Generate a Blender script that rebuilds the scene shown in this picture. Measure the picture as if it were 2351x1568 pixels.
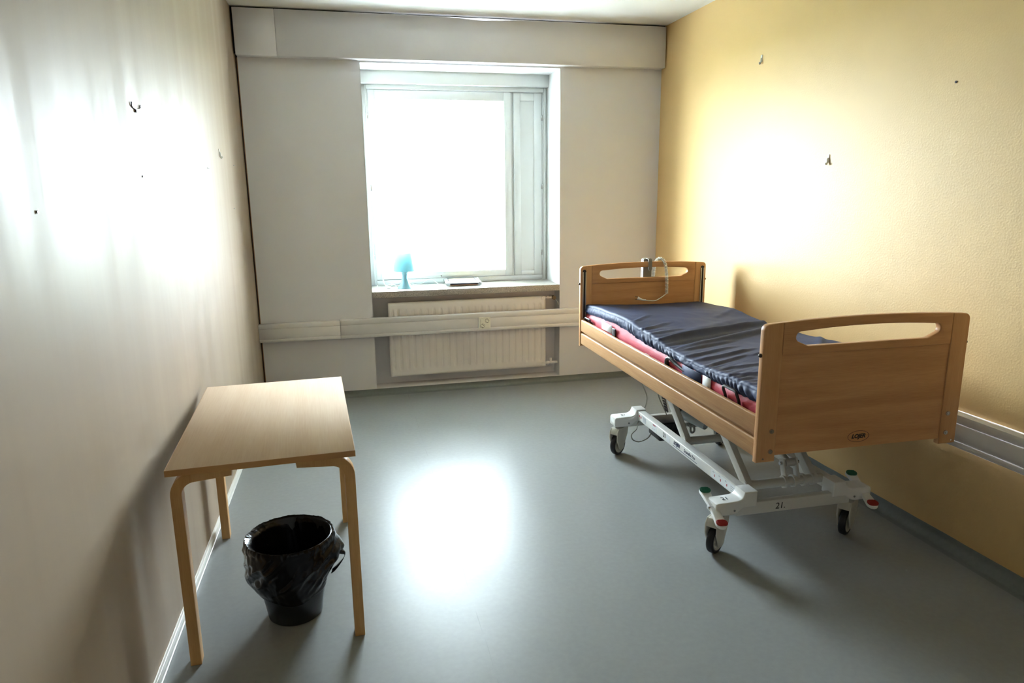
import bpy, bmesh, math, random
from mathutils import Vector, Matrix, noise
random.seed(7)
scene = bpy.context.scene
for o in list(bpy.data.objects): bpy.data.objects.remove(o)
COL = scene.collection

# ------------------------------------------------------------------ camera
W, H = 3.126, 2.75                     # room width and height (window wall is y = 0)
cam_d = bpy.data.cameras.new('camera'); cam = bpy.data.objects.new('camera', cam_d); COL.objects.link(cam)
cam_d.sensor_width = 36; cam_d.sensor_fit = 'HORIZONTAL'; cam_d.lens = 1584.18 / 2351 * 36
cam_d.clip_start = .05; cam_d.clip_end = 300
R_ = Vector((.97324162, -.22953233, -.01075481)); U_ = Vector((.05887261, .20383759, .97723296)); F_ = Vector((.22211433, .95171695, -.21189639))
cam.matrix_world = Matrix(((R_.x, U_.x, -F_.x, .67593), (R_.y, U_.y, -F_.y, -5.27445), (R_.z, U_.z, -F_.z, 1.52854), (0, 0, 0, 1)))
scene.camera = cam

# ------------------------------------------------------------------ light
SKY = 23.0
w = bpy.data.worlds.new('overcast_sky'); scene.world = w; w.use_nodes = True
bg = w.node_tree.nodes['Background']; bg.inputs[0].default_value = (.81, .895, 1.0, 1); bg.inputs[1].default_value = SKY
pl = bpy.data.lights.new('window_portal', 'AREA'); pl.shape = 'RECTANGLE'; pl.size = 1.06; pl.size_y = 1.40
pl.cycles.is_portal = True
po = bpy.data.objects.new('window_portal', pl); COL.objects.link(po)
po.location = (1.437, .60, 1.565); po.rotation_euler = (math.radians(-90), 0, 0)
vs = scene.view_settings
vs.view_transform = 'Standard'; vs.look = 'None'; vs.gamma = 1; vs.exposure = 2.4; vs.use_curve_mapping = False

# ------------------------------------------------------------------ materials
def srgb(r, g, b):
    f = lambda c: (c / 255 / 12.92) if c <= 10 else ((c / 255 + .055) / 1.055) ** 2.4
    return (f(r), f(g), f(b), 1)
MATS = {}
def mat(name, col, rough=.5, metal=0., var=0., vscale=(20, 20, 20), rvar=0., rscale=(4, 4, 4), bump=0., bscale=200., spec=.5, trans=0., coat=0., detail=3):
    m = bpy.data.materials.new(name); m.use_nodes = True; nt = m.node_tree; N = nt.nodes; L = nt.links
    b = N['Principled BSDF']
    b.inputs['Base Color'].default_value = col; b.inputs['Roughness'].default_value = rough; b.inputs['Metallic'].default_value = metal
    b.inputs['Specular IOR Level'].default_value = spec; b.inputs['Coat Weight'].default_value = coat; b.inputs['Coat Roughness'].default_value = .1
    tc = N.new('ShaderNodeTexCoord')
    def nz(scale, det=3):
        mp = N.new('ShaderNodeMapping'); mp.inputs['Scale'].default_value = scale; L.new(tc.outputs['Object'], mp.inputs[0])
        n = N.new('ShaderNodeTexNoise'); n.inputs['Scale'].default_value = 1; n.inputs['Detail'].default_value = det; L.new(mp.outputs[0], n.inputs[0]); return n
    if var:
        n = nz(vscale, detail); r = N.new('ShaderNodeValToRGB')
        r.color_ramp.elements[0].position = .3; r.color_ramp.elements[1].position = .7
        r.color_ramp.elements[0].color = tuple(c * (1 - var) for c in col[:3]) + (1,); r.color_ramp.elements[1].color = tuple(min(1, c * (1 + var)) for c in col[:3]) + (1,)
        L.new(n.outputs[0], r.inputs[0]); L.new(r.outputs[0], b.inputs['Base Color'])
    if rvar:
        n = nz(rscale, 4); mr = N.new('ShaderNodeMapRange'); mr.inputs[1].default_value = .3; mr.inputs[2].default_value = .7
        mr.inputs[3].default_value = rough - rvar; mr.inputs[4].default_value = rough + rvar
        L.new(n.outputs[0], mr.inputs[0]); L.new(mr.outputs[0], b.inputs['Roughness'])
    if bump:
        n = nz((bscale,) * 3 if not isinstance(bscale, tuple) else bscale, 2); bp = N.new('ShaderNodeBump'); bp.inputs['Strength'].default_value = bump; bp.inputs['Distance'].default_value = .002
        L.new(n.outputs[0], bp.inputs['Height']); L.new(bp.outputs[0], b.inputs['Normal'])
    if trans: b.inputs['Transmission Weight'].default_value = trans
    MATS[name] = m; return m
def wood(name, c1, c2, axis='X', rough=.38, s=1., spec=.3):
    m = bpy.data.materials.new(name); m.use_nodes = True; nt = m.node_tree; N = nt.nodes; L = nt.links; b = N['Principled BSDF']
    tc = N.new('ShaderNodeTexCoord'); i = 'XYZ'.index(axis)
    def mp(lo, hi):
        q = N.new('ShaderNodeMapping'); sc = [hi * s] * 3; sc[i] = lo * s; q.inputs['Scale'].default_value = sc; L.new(tc.outputs['Object'], q.inputs[0]); return q
    n1 = N.new('ShaderNodeTexNoise'); n1.inputs['Scale'].default_value = 1; n1.inputs['Detail'].default_value = 3; n1.inputs['Distortion'].default_value = .6; L.new(mp(1.2, 22).outputs[0], n1.inputs[0])
    n2 = N.new('ShaderNodeTexNoise'); n2.inputs['Scale'].default_value = 1; n2.inputs['Detail'].default_value = 2; L.new(mp(14, 420).outputs[0], n2.inputs[0])
    ad = N.new('ShaderNodeMath'); ad.operation = 'MULTIPLY_ADD'; ad.inputs[1].default_value = .62
    mu = N.new('ShaderNodeMath'); mu.operation = 'MULTIPLY'; mu.inputs[1].default_value = .38; L.new(n2.outputs[0], mu.inputs[0])
    L.new(n1.outputs[0], ad.inputs[0]); L.new(mu.outputs[0], ad.inputs[2])
    r = N.new('ShaderNodeValToRGB'); r.color_ramp.elements[0].position = .3; r.color_ramp.elements[1].position = .68
    r.color_ramp.elements[0].color = c1; r.color_ramp.elements[1].color = c2
    L.new(ad.outputs[0], r.inputs[0]); L.new(r.outputs[0], b.inputs['Base Color']); b.inputs['Roughness'].default_value = rough; b.inputs['Specular IOR Level'].default_value = spec
    MATS[name] = m; return m
M = MATS
mat('wall_beige', srgb(164, 148, 129), .49, spec=.18, rvar=.08, rscale=(7, 7, .35), var=.035, vscale=(5, 5, .3), bump=.10, bscale=(60, 60, 2.5))
mat('wall_ochre', srgb(222, 187, 128), .49, spec=.5, var=.02, vscale=(3, 3, 3), bump=.32, bscale=120.)
mat('wall_white', srgb(226, 225, 229), .55, var=.015, vscale=(3, 3, 3), bump=.08, bscale=90.)
mat('reveal_white', srgb(222, 222, 220), .5)
mat('ceiling_white', srgb(236, 235, 230), .7, bump=.05, bscale=80.)
mat('cove_grey', srgb(112, 118, 116), .4, var=.05, vscale=(60, 60, 60))
mat('white_paint', srgb(222, 225, 224), .4)
mat('skirting_white', srgb(228, 226, 220), .35)
mat('duct_white', srgb(232, 228, 226), .45)
mat('dark_gap', srgb(28, 22, 18), .9)
mat('board_edge', srgb(150, 112, 84), .8)
mat('radiator_white', srgb(236, 231, 228), .35)
mat('brass', srgb(120, 108, 88), .5, .6)
mat('chrome', srgb(200, 200, 200), .25, 1.)
mat('blind_white', srgb(242, 243, 244), .45)
mat('socket_cream', srgb(238, 236, 222), .35)
mat('socket_dark', srgb(70, 62, 55), .6)
mat('terrazzo', srgb(176, 170, 163), .3, var=.45, vscale=(260, 260, 260), detail=2, bump=.1, bscale=300.)
wood('beech', srgb(188, 136, 90), srgb(215, 164, 116), 'X')
wood('beech_v', srgb(194, 142, 94), srgb(214, 166, 118), 'Z')
wood('beech_side', srgb(176, 132, 88), srgb(208, 166, 120), 'Y')
wood('birch_top', srgb(214, 188, 162), srgb(226, 206, 184), 'Y', .75, .5, .02)
wood('birch_leg', srgb(196, 148, 88), srgb(216, 172, 114), 'Z', .4)
mat('edge_band', srgb(188, 140, 84), .4, var=.06, vscale=(6, 60, 60))
mat('bed_white', srgb(226, 226, 222), .32)
mat('bed_plastic', srgb(238, 238, 236), .35)
mat('bed_steel', srgb(205, 203, 196), .38)
mat('fork_grey', srgb(205, 202, 190), .45)
mat('rubber', srgb(26, 27, 32), .45)
mat('black_plastic', srgb(30, 29, 30), .4)
mat('brown_black', srgb(38, 28, 26), .3)
mat('grey_plastic', srgb(130, 130, 126), .4)
mat('motor_grey', srgb(170, 178, 182), .35)
mat('pedal_green', srgb(0, 92, 62), .6)
mat('pedal_red', srgb(160, 34, 24), .6)
mat('alu', srgb(196, 192, 184), .35, .8)
mat('navy', srgb(55, 65, 98), .62, var=.06, vscale=(9, 9, 9), bump=.06, bscale=500., spec=.25)
mat('pink', srgb(206, 72, 88), .5, bump=.2, bscale=60.)
mat('label_white', srgb(225, 228, 230), .5)
mat('cord_white', srgb(232, 232, 228), .4)
mat('cord_grey', srgb(150, 150, 142), .5)
mat('ink', srgb(28, 28, 34), .6)
mat('ink_blue', srgb(48, 58, 92), .6)
mat('ink_red', srgb(170, 50, 60), .6)
mat('bin_black', srgb(24, 25, 27), .32)
mat('bag_black', srgb(10, 10, 12), .22, bump=.35, bscale=30., spec=.3)
mat('lamp_base', srgb(126, 178, 194), .15, coat=.6)
mat('acrylic', srgb(215, 222, 226), .08, trans=.7)
mat('frame_dark', srgb(38, 38, 52), .3)
mat('picture_cream', srgb(222, 208, 172), .2, coat=.8)
mat('stand_wood', srgb(150, 112, 78), .5)
mat('lawn', srgb(120, 128, 100), .9, var=.2, vscale=(.5, .5, .5))
mat('facade', srgb(200, 196, 188), .9)
# lamp shade: thin translucent plastic
m = bpy.data.materials.new('lamp_shade'); m.use_nodes = True; N = m.node_tree.nodes; L = m.node_tree.links
d = N['Principled BSDF']; d.inputs['Base Color'].default_value = srgb(165, 213, 220); d.inputs['Roughness'].default_value = .5
t = N.new('ShaderNodeBsdfTranslucent'); t.inputs[0].default_value = srgb(185, 228, 234); mx = N.new('ShaderNodeMixShader'); mx.inputs[0].default_value = .45
L.new(d.outputs[0], mx.inputs[1]); L.new(t.outputs[0], mx.inputs[2]); L.new(mx.outputs[0], N['Material Output'].inputs[0]); M['lamp_shade'] = m
# window glass: thin pane, mostly straight through with a weak mirror
m = bpy.data.materials.new('window_glass'); m.use_nodes = True; N = m.node_tree.nodes; L = m.node_tree.links; N.remove(N['Principled BSDF'])
t = N.new('ShaderNodeBsdfTransparent'); t.inputs[0].default_value = (.97, .985, .98, 1); g = N.new('ShaderNodeBsdfGlossy'); g.inputs['Roughness'].default_value = .0
mx = N.new('ShaderNodeMixShader'); mx.inputs[0].default_value = .06
L.new(t.outputs[0], mx.inputs[1]); L.new(g.outputs[0], mx.inputs[2]); L.new(mx.outputs[0], N['Material Output'].inputs[0]); M['window_glass'] = m
# floor: grey linoleum, polished, speckled, scuffed, with one welded seam
m = bpy.data.materials.new('linoleum'); m.use_nodes = True; N = m.node_tree.nodes; L = m.node_tree.links; b = N['Principled BSDF']
tc = N.new('ShaderNodeTexCoord')
def nzf(scale, det, dist=0.):
    mp = N.new('ShaderNodeMapping'); mp.inputs['Scale'].default_value = scale; L.new(tc.outputs['Object'], mp.inputs[0])
    n = N.new('ShaderNodeTexNoise'); n.inputs['Scale'].default_value = 1; n.inputs['Detail'].default_value = det; n.inputs['Distortion'].default_value = dist; L.new(mp.outputs[0], n.inputs[0]); return n
def mrange(n, a, b_, c, d_):
    r = N.new('ShaderNodeMapRange'); r.inputs[1].default_value = a; r.inputs[2].default_value = b_; r.inputs[3].default_value = c; r.inputs[4].default_value = d_; L.new(n, r.inputs[0]); return r.outputs[0]
sp = nzf((45, 45, 45), 2); r = N.new('ShaderNodeValToRGB'); r.color_ramp.elements[0].position = .35; r.color_ramp.elements[1].position = .7
r.color_ramp.elements[0].color = srgb(137, 140, 140); r.color_ramp.elements[1].color = srgb(141, 144, 144); L.new(sp.outputs[0], r.inputs[0])
sx = N.new('ShaderNodeSeparateXYZ'); L.new(tc.outputs['Object'], sx.inputs[0])
wob = nzf((3, 3, 3), 2); ad = N.new('ShaderNodeMath'); ad.operation = 'MULTIPLY_ADD'; ad.inputs[1].default_value = .012; L.new(wob.outputs[0], ad.inputs[0]); L.new(sx.outputs[0], ad.inputs[2])
df = N.new('ShaderNodeMath'); df.operation = 'SUBTRACT'; df.inputs[1].default_value = 1.064; L.new(ad.outputs[0], df.inputs[0])
ab = N.new('ShaderNodeMath'); ab.operation = 'ABSOLUTE'; L.new(df.outputs[0], ab.inputs[0]); seam = mrange(ab.outputs[0], .0, .0016, 1, 0)
brk = nzf((.1, 5, 1), 2); sm = N.new('ShaderNodeMath'); sm.operation = 'MULTIPLY'; L.new(seam, sm.inputs[0]); L.new(mrange(brk.outputs[0], .42, .62, 0, .45), sm.inputs[1])
mixc = N.new('ShaderNodeMix'); mixc.data_type = 'RGBA'; L.new(sm.outputs[0], mixc.inputs[0]); L.new(r.outputs[0], mixc.inputs[6]); mixc.inputs[7].default_value = srgb(90, 92, 92)
L.new(mixc.outputs[2], b.inputs['Base Color'])
r1 = nzf((2.2, 2.2, 2), 5, .5); s1 = nzf((3, 55, 1), 3, .8); s2 = nzf((40, 4, 1), 3, 1.2)
a1 = N.new('ShaderNodeMath'); a1.operation = 'ADD'; L.new(mrange(r1.outputs[0], .3, .7, .31, .36), a1.inputs[0]); L.new(mrange(s1.outputs[0], .66, .80, 0, .03), a1.inputs[1])
a2 = N.new('ShaderNodeMath'); a2.operation = 'ADD'; L.new(a1.outputs[0], a2.inputs[0]); L.new(mrange(s2.outputs[0], .66, .82, 0, .03), a2.inputs[1]); L.new(a2.outputs[0], b.inputs['Roughness'])
bp = N.new('ShaderNodeBump'); bp.inputs['Strength'].default_value = .12; bp.inputs['Distance'].default_value = .004; bn = nzf((9, 9, 9), 3); L.new(bn.outputs[0], bp.inputs['Height']); L.new(bp.outputs[0], b.inputs['Normal'])
b.inputs['Specular IOR Level'].default_value = .15; M['linoleum'] = m

# ------------------------------------------------------------------ mesh helpers
def link(name, me, material=None, parent=None, smooth=False):
    o = bpy.data.objects.new(name, me); COL.objects.link(o)
    if material and not me.materials: me.materials.append(M[material])
    if parent: o.parent = parent
    if smooth:
        for p in me.polygons: p.use_smooth = True
    return o
def bm_mesh(bm, name):
    me = bpy.data.meshes.new(name); bmesh.ops.recalc_face_normals(bm, faces=bm.faces[:]); bm.to_mesh(me); bm.free(); return me
def obj(name, bm, material, parent=None, smooth=False, angle=40):
    me = bm_mesh(bm, name); o = link(name, me, material, parent)
    if smooth: sharp(me, angle)
    return o
def sharp(me, angle=40):
    for p in me.polygons: p.use_smooth = True
    b = bmesh.new(); b.from_mesh(me); ca = math.radians(angle)
    for e in b.edges:
        if len(e.link_faces) == 2: e.smooth = e.calc_face_angle(0) < ca
    b.to_mesh(me); b.free()
def box(bm, x0, x1, y0, y1, z0, z1, bevel=0., seg=2):
    r = bmesh.ops.create_cube(bm, size=1)
    bmesh.ops.scale(bm, vec=(x1 - x0, y1 - y0, z1 - z0), verts=r['verts']); bmesh.ops.translate(bm, vec=((x0 + x1) / 2, (y0 + y1) / 2, (z0 + z1) / 2), verts=r['verts'])
    if bevel:
        es = list({e for v in r['verts'] for e in v.link_edges}); bmesh.ops.bevel(bm, geom=es, offset=bevel, segments=seg, affect='EDGES', profile=.5)
def bx(name, material, parent, x0, x1, y0, y1, z0, z1, bevel=0., seg=2):
    bm = bmesh.new(); box(bm, x0, x1, y0, y1, z0, z1, bevel, seg); return obj(name, bm, material, parent, bevel > 0, 60)
def frame_for(d):
    d = d.normalized(); a = Vector((0, 0, 1)) if abs(d.z) < .9 else Vector((1, 0, 0)); x = d.cross(a).normalized(); return x, d.cross(x).normalized()
def cyl(bm, p, q, r, n=20, r2=None, cap=True):
    p, q = Vector(p), Vector(q); x, y = frame_for(q - p); r2 = r if r2 is None else r2
    A = [bm.verts.new(p + (x * math.cos(t) + y * math.sin(t)) * r) for t in [2 * math.pi * i / n for i in range(n)]]
    B = [bm.verts.new(q + (x * math.cos(t) + y * math.sin(t)) * r2) for t in [2 * math.pi * i / n for i in range(n)]]
    for i in range(n): bm.faces.new((A[i], A[(i + 1) % n], B[(i + 1) % n], B[i]))
    if cap: bm.faces.new(A[::-1]); bm.faces.new(B)
def cy(name, material, parent, p, q, r, n=20, r2=None):
    bm = bmesh.new(); cyl(bm, p, q, r, n, r2); return obj(name, bm, material, parent, True)
def catmull(pts, k=8):
    P = [Vector(p) for p in pts]; P = [2 * P[0] - P[1]] + P + [2 * P[-1] - P[-2]]; out = []
    for i in range(1, len(P) - 2):
        for j in range(k):
            t = j / k; a, b_, c, d_ = P[i - 1:i + 3]
            out.append(.5 * (2 * b_ + (c - a) * t + (2 * a - 5 * b_ + 4 * c - d_) * t * t + (3 * b_ - a - 3 * c + d_) * t ** 3))
    out.append(P[-2]); return out
def tube(bm, pts, r, n=8, cap=True):
    P = [Vector(p) for p in pts]; x = None; rings = []
    for i, p in enumerate(P):
        d = (P[min(i + 1, len(P) - 1)] - P[max(i - 1, 0)]).normalized()
        if x is None: x, _ = frame_for(d)
        x = (x - d * x.dot(d)).normalized(); y = d.cross(x); rr = r(i / (len(P) - 1)) if callable(r) else r
        rings.append([bm.verts.new(p + (x * math.cos(t) + y * math.sin(t)) * rr) for t in [2 * math.pi * j / n for j in range(n)]])
    for a, b_ in zip(rings, rings[1:]):
        for j in range(n): bm.faces.new((a[j], a[(j + 1) % n], b_[(j + 1) % n], b_[j]))
    if cap: bm.faces.new(rings[0][::-1]); bm.faces.new(rings[-1])
def tb(name, material, parent, pts, r, n=8, k=8):
    bm = bmesh.new(); tube(bm, catmull(pts, k) if k else pts, r, n); return obj(name, bm, material, parent, True, 60)
def coil(pts, R, turns, per=10):
    P = catmull(pts, 12); L_ = [0]
    for a, b_ in zip(P, P[1:]): L_.append(L_[-1] + (b_ - a).length)
    out = []; x = None; n = turns * per
    for i in range(n + 1):
        s = L_[-1] * i / n; j = 0
        while j < len(L_) - 2 and L_[j + 1] < s: j += 1
        f = (s - L_[j]) / max(1e-9, L_[j + 1] - L_[j]); p = P[j].lerp(P[j + 1], f); d = (P[j + 1] - P[j]).normalized()
        if x is None: x, _ = frame_for(d)
        x = (x - d * x.dot(d)).normalized(); y = d.cross(x); t = 2 * math.pi * i / per
        out.append(p + (x * math.cos(t) + y * math.sin(t)) * R)
    return out
def lathe(bm, prof, n=32, c=(0, 0, 0), jitter=None, close=False):
    c = Vector(c); rings = []
    for r, z in prof: rings.append([bm.verts.new(c + Vector((r * math.cos(2 * math.pi * i / n), r * math.sin(2 * math.pi * i / n), z))) for i in range(n)])
    for a, b_ in zip(rings, rings[1:]):
        for i in range(n): bm.faces.new((a[i], a[(i + 1) % n], b_[(i + 1) % n], b_[i]))
    if close: bm.faces.new(rings[0][::-1]); bm.faces.new(rings[-1])
    return rings
def plate(outline, holes=(), thick=.02, bevel=0., res=3):
    """flat shape with holes, lying in XY, thickness centred on z = 0"""
    cu = bpy.data.curves.new('plate', 'CURVE'); cu.dimensions = '2D'; cu.fill_mode = 'BOTH'
    cu.extrude = thick / 2 - bevel; cu.bevel_depth = bevel; cu.bevel_resolution = res; cu.offset = -bevel
    for lp in [outline] + list(holes):
        s = cu.splines.new('POLY'); s.points.add(len(lp) - 1); s.use_cyclic_u = True
        for p, q in zip(s.points, lp): p.co = (q[0], q[1], 0, 1)
    o = bpy.data.objects.new('tmp', cu); COL.objects.link(o); dg = bpy.context.evaluated_depsgraph_get()
    me = bpy.data.meshes.new_from_object(o.evaluated_get(dg)); bpy.data.objects.remove(o); bpy.data.curves.remove(cu)
    b = bmesh.new(); b.from_mesh(me); bmesh.ops.remove_doubles(b, verts=b.verts[:], dist=1e-5); bmesh.ops.recalc_face_normals(b, faces=b.faces[:]); b.to_mesh(me); b.free()
    me.materials.clear(); return me
def basis(ex, ey, loc):
    ex, ey = Vector(ex), Vector(ey); ez = ex.cross(ey); loc = Vector(loc)
    return Matrix(((ex.x, ey.x, ez.x, loc.x), (ex.y, ey.y, ez.y, loc.y), (ex.z, ey.z, ez.z, loc.z), (0, 0, 0, 1)))
XZ = lambda y: basis((1, 0, 0), (0, 0, 1), (0, y, 0))       # drawing plane x,z ; thickness along y
YZ = lambda x: basis((0, 1, 0), (0, 0, 1), (x, 0, 0))       # drawing plane y,z ; thickness along x
XY = lambda z: Matrix.Translation((0, 0, z))
def pl_obj(name, material, parent, mtx, outline, holes=(), thick=.02, bevel=0., res=3, angle=45):
    me = plate(outline, holes, thick, bevel, res); me.transform(mtx); o = link(name, me, material, parent); sharp(me, angle); return o
def arc(cx, cy_, r, a0, a1, n=8): return [(cx + r * math.cos(math.radians(a0 + (a1 - a0) * i / n)), cy_ + r * math.sin(math.radians(a0 + (a1 - a0) * i / n))) for i in range(n + 1)]
def rrect(x0, x1, y0, y1, r, n=6): return arc(x1 - r, y1 - r, r, 0, 90, n) + arc(x0 + r, y1 - r, r, 90, 180, n) + arc(x0 + r, y0 + r, r, 180, 270, n) + arc(x1 - r, y0 + r, r, 270, 360, n)
def text(name, txt, size, mtx, material, parent, shear=0., offset=0., extrude=.0004, align='CENTER'):
    cu = bpy.data.curves.new('txt', 'FONT'); cu.body = txt; cu.size = size; cu.shear = shear; cu.offset = offset; cu.extrude = extrude; cu.align_x = align; cu.align_y = 'CENTER'; cu.resolution_u = 4
    o = bpy.data.objects.new('tmp', cu); COL.objects.link(o); dg = bpy.context.evaluated_depsgraph_get()
    me = bpy.data.meshes.new_from_object(o.evaluated_get(dg)); bpy.data.objects.remove(o); bpy.data.curves.remove(cu); me.materials.clear(); me.transform(mtx)
    return link(name, me, material, parent)
def empty(name, loc=(0, 0, 0), rz=0.):
    o = bpy.data.objects.new(name, None); COL.objects.link(o); o.location = loc; o.rotation_euler = (0, 0, rz); o.empty_display_size = .1; return o
def tag(o, label, cat, group=None):
    o['label'] = label; o['category'] = cat
    if group: o['group'] = group
    return o
def struct(o, label=None):
    o['kind'] = 'structure'
    if label: o['label'] = label
    return o
def lerp_tab(tab, x):
    tab = sorted(tab)
    if x <= tab[0][0]: return tab[0][1]
    for (a, p), (b_, q) in zip(tab, tab[1:]):
        if x <= b_:
            t = (x - a) / (b_ - a); t = t * t * (3 - 2 * t); return p + (q - p) * t
    return tab[-1][1]

# ================================================================== the room
YB = -6.8                                                   # wall behind the camera
NL, NR, NT, SILL = .825, 2.305, 2.434, .80                  # window niche
YF = .36                                                    # room side of the window frame
struct(bx('floor', 'linoleum', None, -.02, W + .02, YB, .14, -.10, 0), 'grey polished linoleum floor')
struct(bx('ceiling', 'ceiling_white', None, -.15, W + .15, YB - .15, .55, H, H + .12), 'white ceiling')
struct(bx('wall_left', 'wall_beige', None, -.15, 0, YB, .55, -.10, H), 'glossy beige wall on the left with vertical streaks')
struct(bx('wall_right', 'wall_ochre', None, W, W + .15, YB, .55, -.10, H), 'ochre yellow painted wall on the right behind the bed')
mat('wall_entry', srgb(184, 176, 168), .6)
struct(bx('wall_front', 'wall_entry', None, -.15, W + .15, YB - .15, YB, -.10, H), 'wall behind the viewer')
wbk = struct(empty('wall_back', (1.56, .26, 0)), 'off white window wall')
def WB(nm, m_, *a): o = bx(nm, m_, wbk, *a); o.location = -Vector(wbk.location); return o
WB('pier', 'wall_white', .014, NL, 0, .52, 0, H); WB('pier', 'wall_white', NR, W, 0, .52, 0, H); WB('lintel', 'wall_white', NL, NR, 0, .52, NT, H)
WB('parapet', 'wall_white', NL, NR, .14, .52, .045, .75); WB('ledge', 'wall_white', NL, NR, 0, .52, -.05, .045)
WB('joint_backing', 'dark_gap', .0, .014, .03, .06, 0, H)
WB('board_edge', 'board_edge', .0085, .014, .001, .03, .0, 2.44)
# reveals are painted a cleaner white
WB('reveal', 'reveal_white', NL - .002, NL + .0015, .0, YF, SILL, NT); WB('reveal', 'reveal_white', NR - .0015, NR + .002, .0, YF, SILL, NT); WB('reveal', 'reveal_white', NL, NR, .0, YF, NT - .0015, NT + .002)
# boxed soffit above the window
sof = empty('trim_1', (0, -.04, 2.59)); struct(sof, 'off white boxed soffit under the ceiling above the window')
for a, b_ in ((.016, .2795), (.2815, W - .010)):
    o = bx('panel', 'wall_white', sof, a, b_, -.085, 0, 2.4435, 2.738, .0015, 1); o.location = -Vector(sof.location)
o = bx('backing', 'dark_gap', sof, .004, W - .004, -.05, -.005, 2.46, 2.75); o.location = -Vector(sof.location)
# coved floor covering turned up the wall
def cove(name, pts, label):
    bm = bmesh.new(); n = len(pts[0]); V = [[bm.verts.new(p) for p in ln] for ln in pts]
    for a, b_ in zip(V, V[1:]):
        for i in range(n - 1): bm.faces.new((a[i], a[i + 1], b_[i + 1], b_[i]))
    return struct(obj(name, bm, 'cove_grey', None, True, 50), label)
prof = [(.0, .042), (-.004, .043), (-.005, .038)] + [(-.005 - .03 * (1 - math.cos(t)) , .038 - .037 * math.sin(t)) for t in [math.pi / 2 * i / 6 for i in range(1, 7)]] + [(-.06, .0008)]
ys = [YB + .02 * i for i in range(int(-YB / .02) + 1)]
xs = [.02 * i for i in range(int(W / .02))] + [W]
jit = lambda s, i: .0022 * noise.noise((s * 9.3, i * 1.7, 3.1))
cove('baseboard_back', [[(x, q[0], q[1] + (jit(x, 0) if i < 3 else 0)) for i, q in enumerate(prof)] for x in xs], 'grey coved floor edge along the window wall')
cove('baseboard_right', [[(W + q[0], y, q[1] * 1.35 + (jit(y, 1) if i < 3 else 0)) for i, q in enumerate(prof)] for y in ys], 'grey coved floor edge along the ochre wall')
struct(bx('baseboard_left', 'skirting_white', None, 0, .013, YB, -.06, 0, .041, .002, 1), 'thin white skirting along the beige wall')

# ------------------------------------------------------------------ window
win = empty('window_1', ((NL + NR) / 2, YF, SILL)); struct(win, 'white framed window with a narrow solid shutter on its right side')
WP = lambda o: (setattr(o, 'location', -Vector(win.location)), o)[1]
zs0, zs1 = SILL, 2.345
def wbx(name, material, *a, parent=None, bevel=.003):
    o = bx(name, material, parent or win, *a, bevel, 1)
    if not parent: WP(o)
    return o
wbx('frame_post', 'white_paint', NL, .882, YF, .50, zs0, NT); wbx('frame_post', 'white_paint', 2.262, NR, YF, .50, zs0, NT)
wbx('frame_head', 'white_paint', .882, 2.262, YF, .50, 2.306, NT); wbx('frame_bottom', 'white_paint', .882, 2.262, YF, .50, zs0, .842)
wbx('mullion', 'white_paint', 2.004, 2.020, YF + .012, .50, .842, 2.306)
sash = wbx('sash_stile', 'white_paint', .884, .934, YF - .006, YF + .05, .846, 2.300)
wbx('sash_stile', 'white_paint', 1.943, 2.002, YF - .006, YF + .05, .846, 2.300)
wbx('sash_rail', 'white_paint', .934, 1.943, YF - .006, YF + .05, .846, .897); wbx('sash_rail', 'white_paint', .934, 1.943, YF - .006, YF + .05, 2.234, 2.300)
wbx('outer_sash', 'white_paint', .884, .934, .455, .50, .846, 2.300, bevel=.002); wbx('outer_sash', 'white_paint', 1.943, 2.002, .455, .50, .846, 2.300, bevel=.002)
wbx('outer_sash', 'white_paint', .934, 1.943, .455, .50, .846, .897, bevel=.002); wbx('outer_sash', 'white_paint', .934, 1.943, .455, .50, 2.234, 2.300, bevel=.002)
wbx('pane', 'window_glass', .930, 1.947, .385, .388, .893, 2.238, bevel=0); wbx('pane', 'window_glass', .930, 1.947, .478, .481, .893, 2.238, bevel=0)
sh = wbx('shutter', 'white_paint', 2.020, 2.262, YF + .006, YF + .05, .842, 2.306, bevel=0)
wbx('shutter_stile', 'white_paint', 2.024, 2.078, YF - .006, YF + .01, .848, 2.298); wbx('shutter_stile', 'white_paint', 2.192, 2.256, YF - .006, YF + .01, .848, 2.298)
wbx('shutter_rail', 'white_paint', 2.078, 2.192, YF - .0055, YF + .01, .848, .882); wbx('shutter_rail', 'white_paint', 2.078, 2.192, YF - .0055, YF + .01, 2.240, 2.298)
wbx('stop_bead', 'white_paint', .872, 2.270, YF - .014, YF, 2.306, 2.340); wbx('stop_bead', 'white_paint', .860, .872, YF - .010, YF, zs0, 2.34); wbx('stop_bead', 'white_paint', 2.274, 2.292, YF - .010, YF, zs0, 2.34)
for x in (.872, 2.258):
    for z in (2.11, 1.57, 1.03):
        h = wbx('hinge', 'chrome', x - .006, x + .006, YF - .016, YF - .004, z - .022, z + .022)
for x, z in ((1.978, 2.06), (1.977, 1.567), (1.976, 1.062), (2.044, 1.57)):
    o = WP(pl_obj('lock_plate', 'white_paint', win, XZ(YF - .008), rrect(x - .008, x + .008, z - .028, z + .028, .0075), [], .004, .001, 1))
o = WP(cy('plug_button', 'chrome', win, (1.40, YF - .009, .862), (1.40, YF - .004, .862), .006, 12))
o = WP(cy('vent_cap', 'white_paint', win, (.907, YF - .010, 1.316), (.907, YF - .004, 1.316), .016, 18))
val = struct(bx('trim_2', 'white_paint', None, NL + .0016, NR - .0016, .300, YF - .001, 2.340, NT - .0016, .002, 1), 'white blind box across the top of the window niche')
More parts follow.
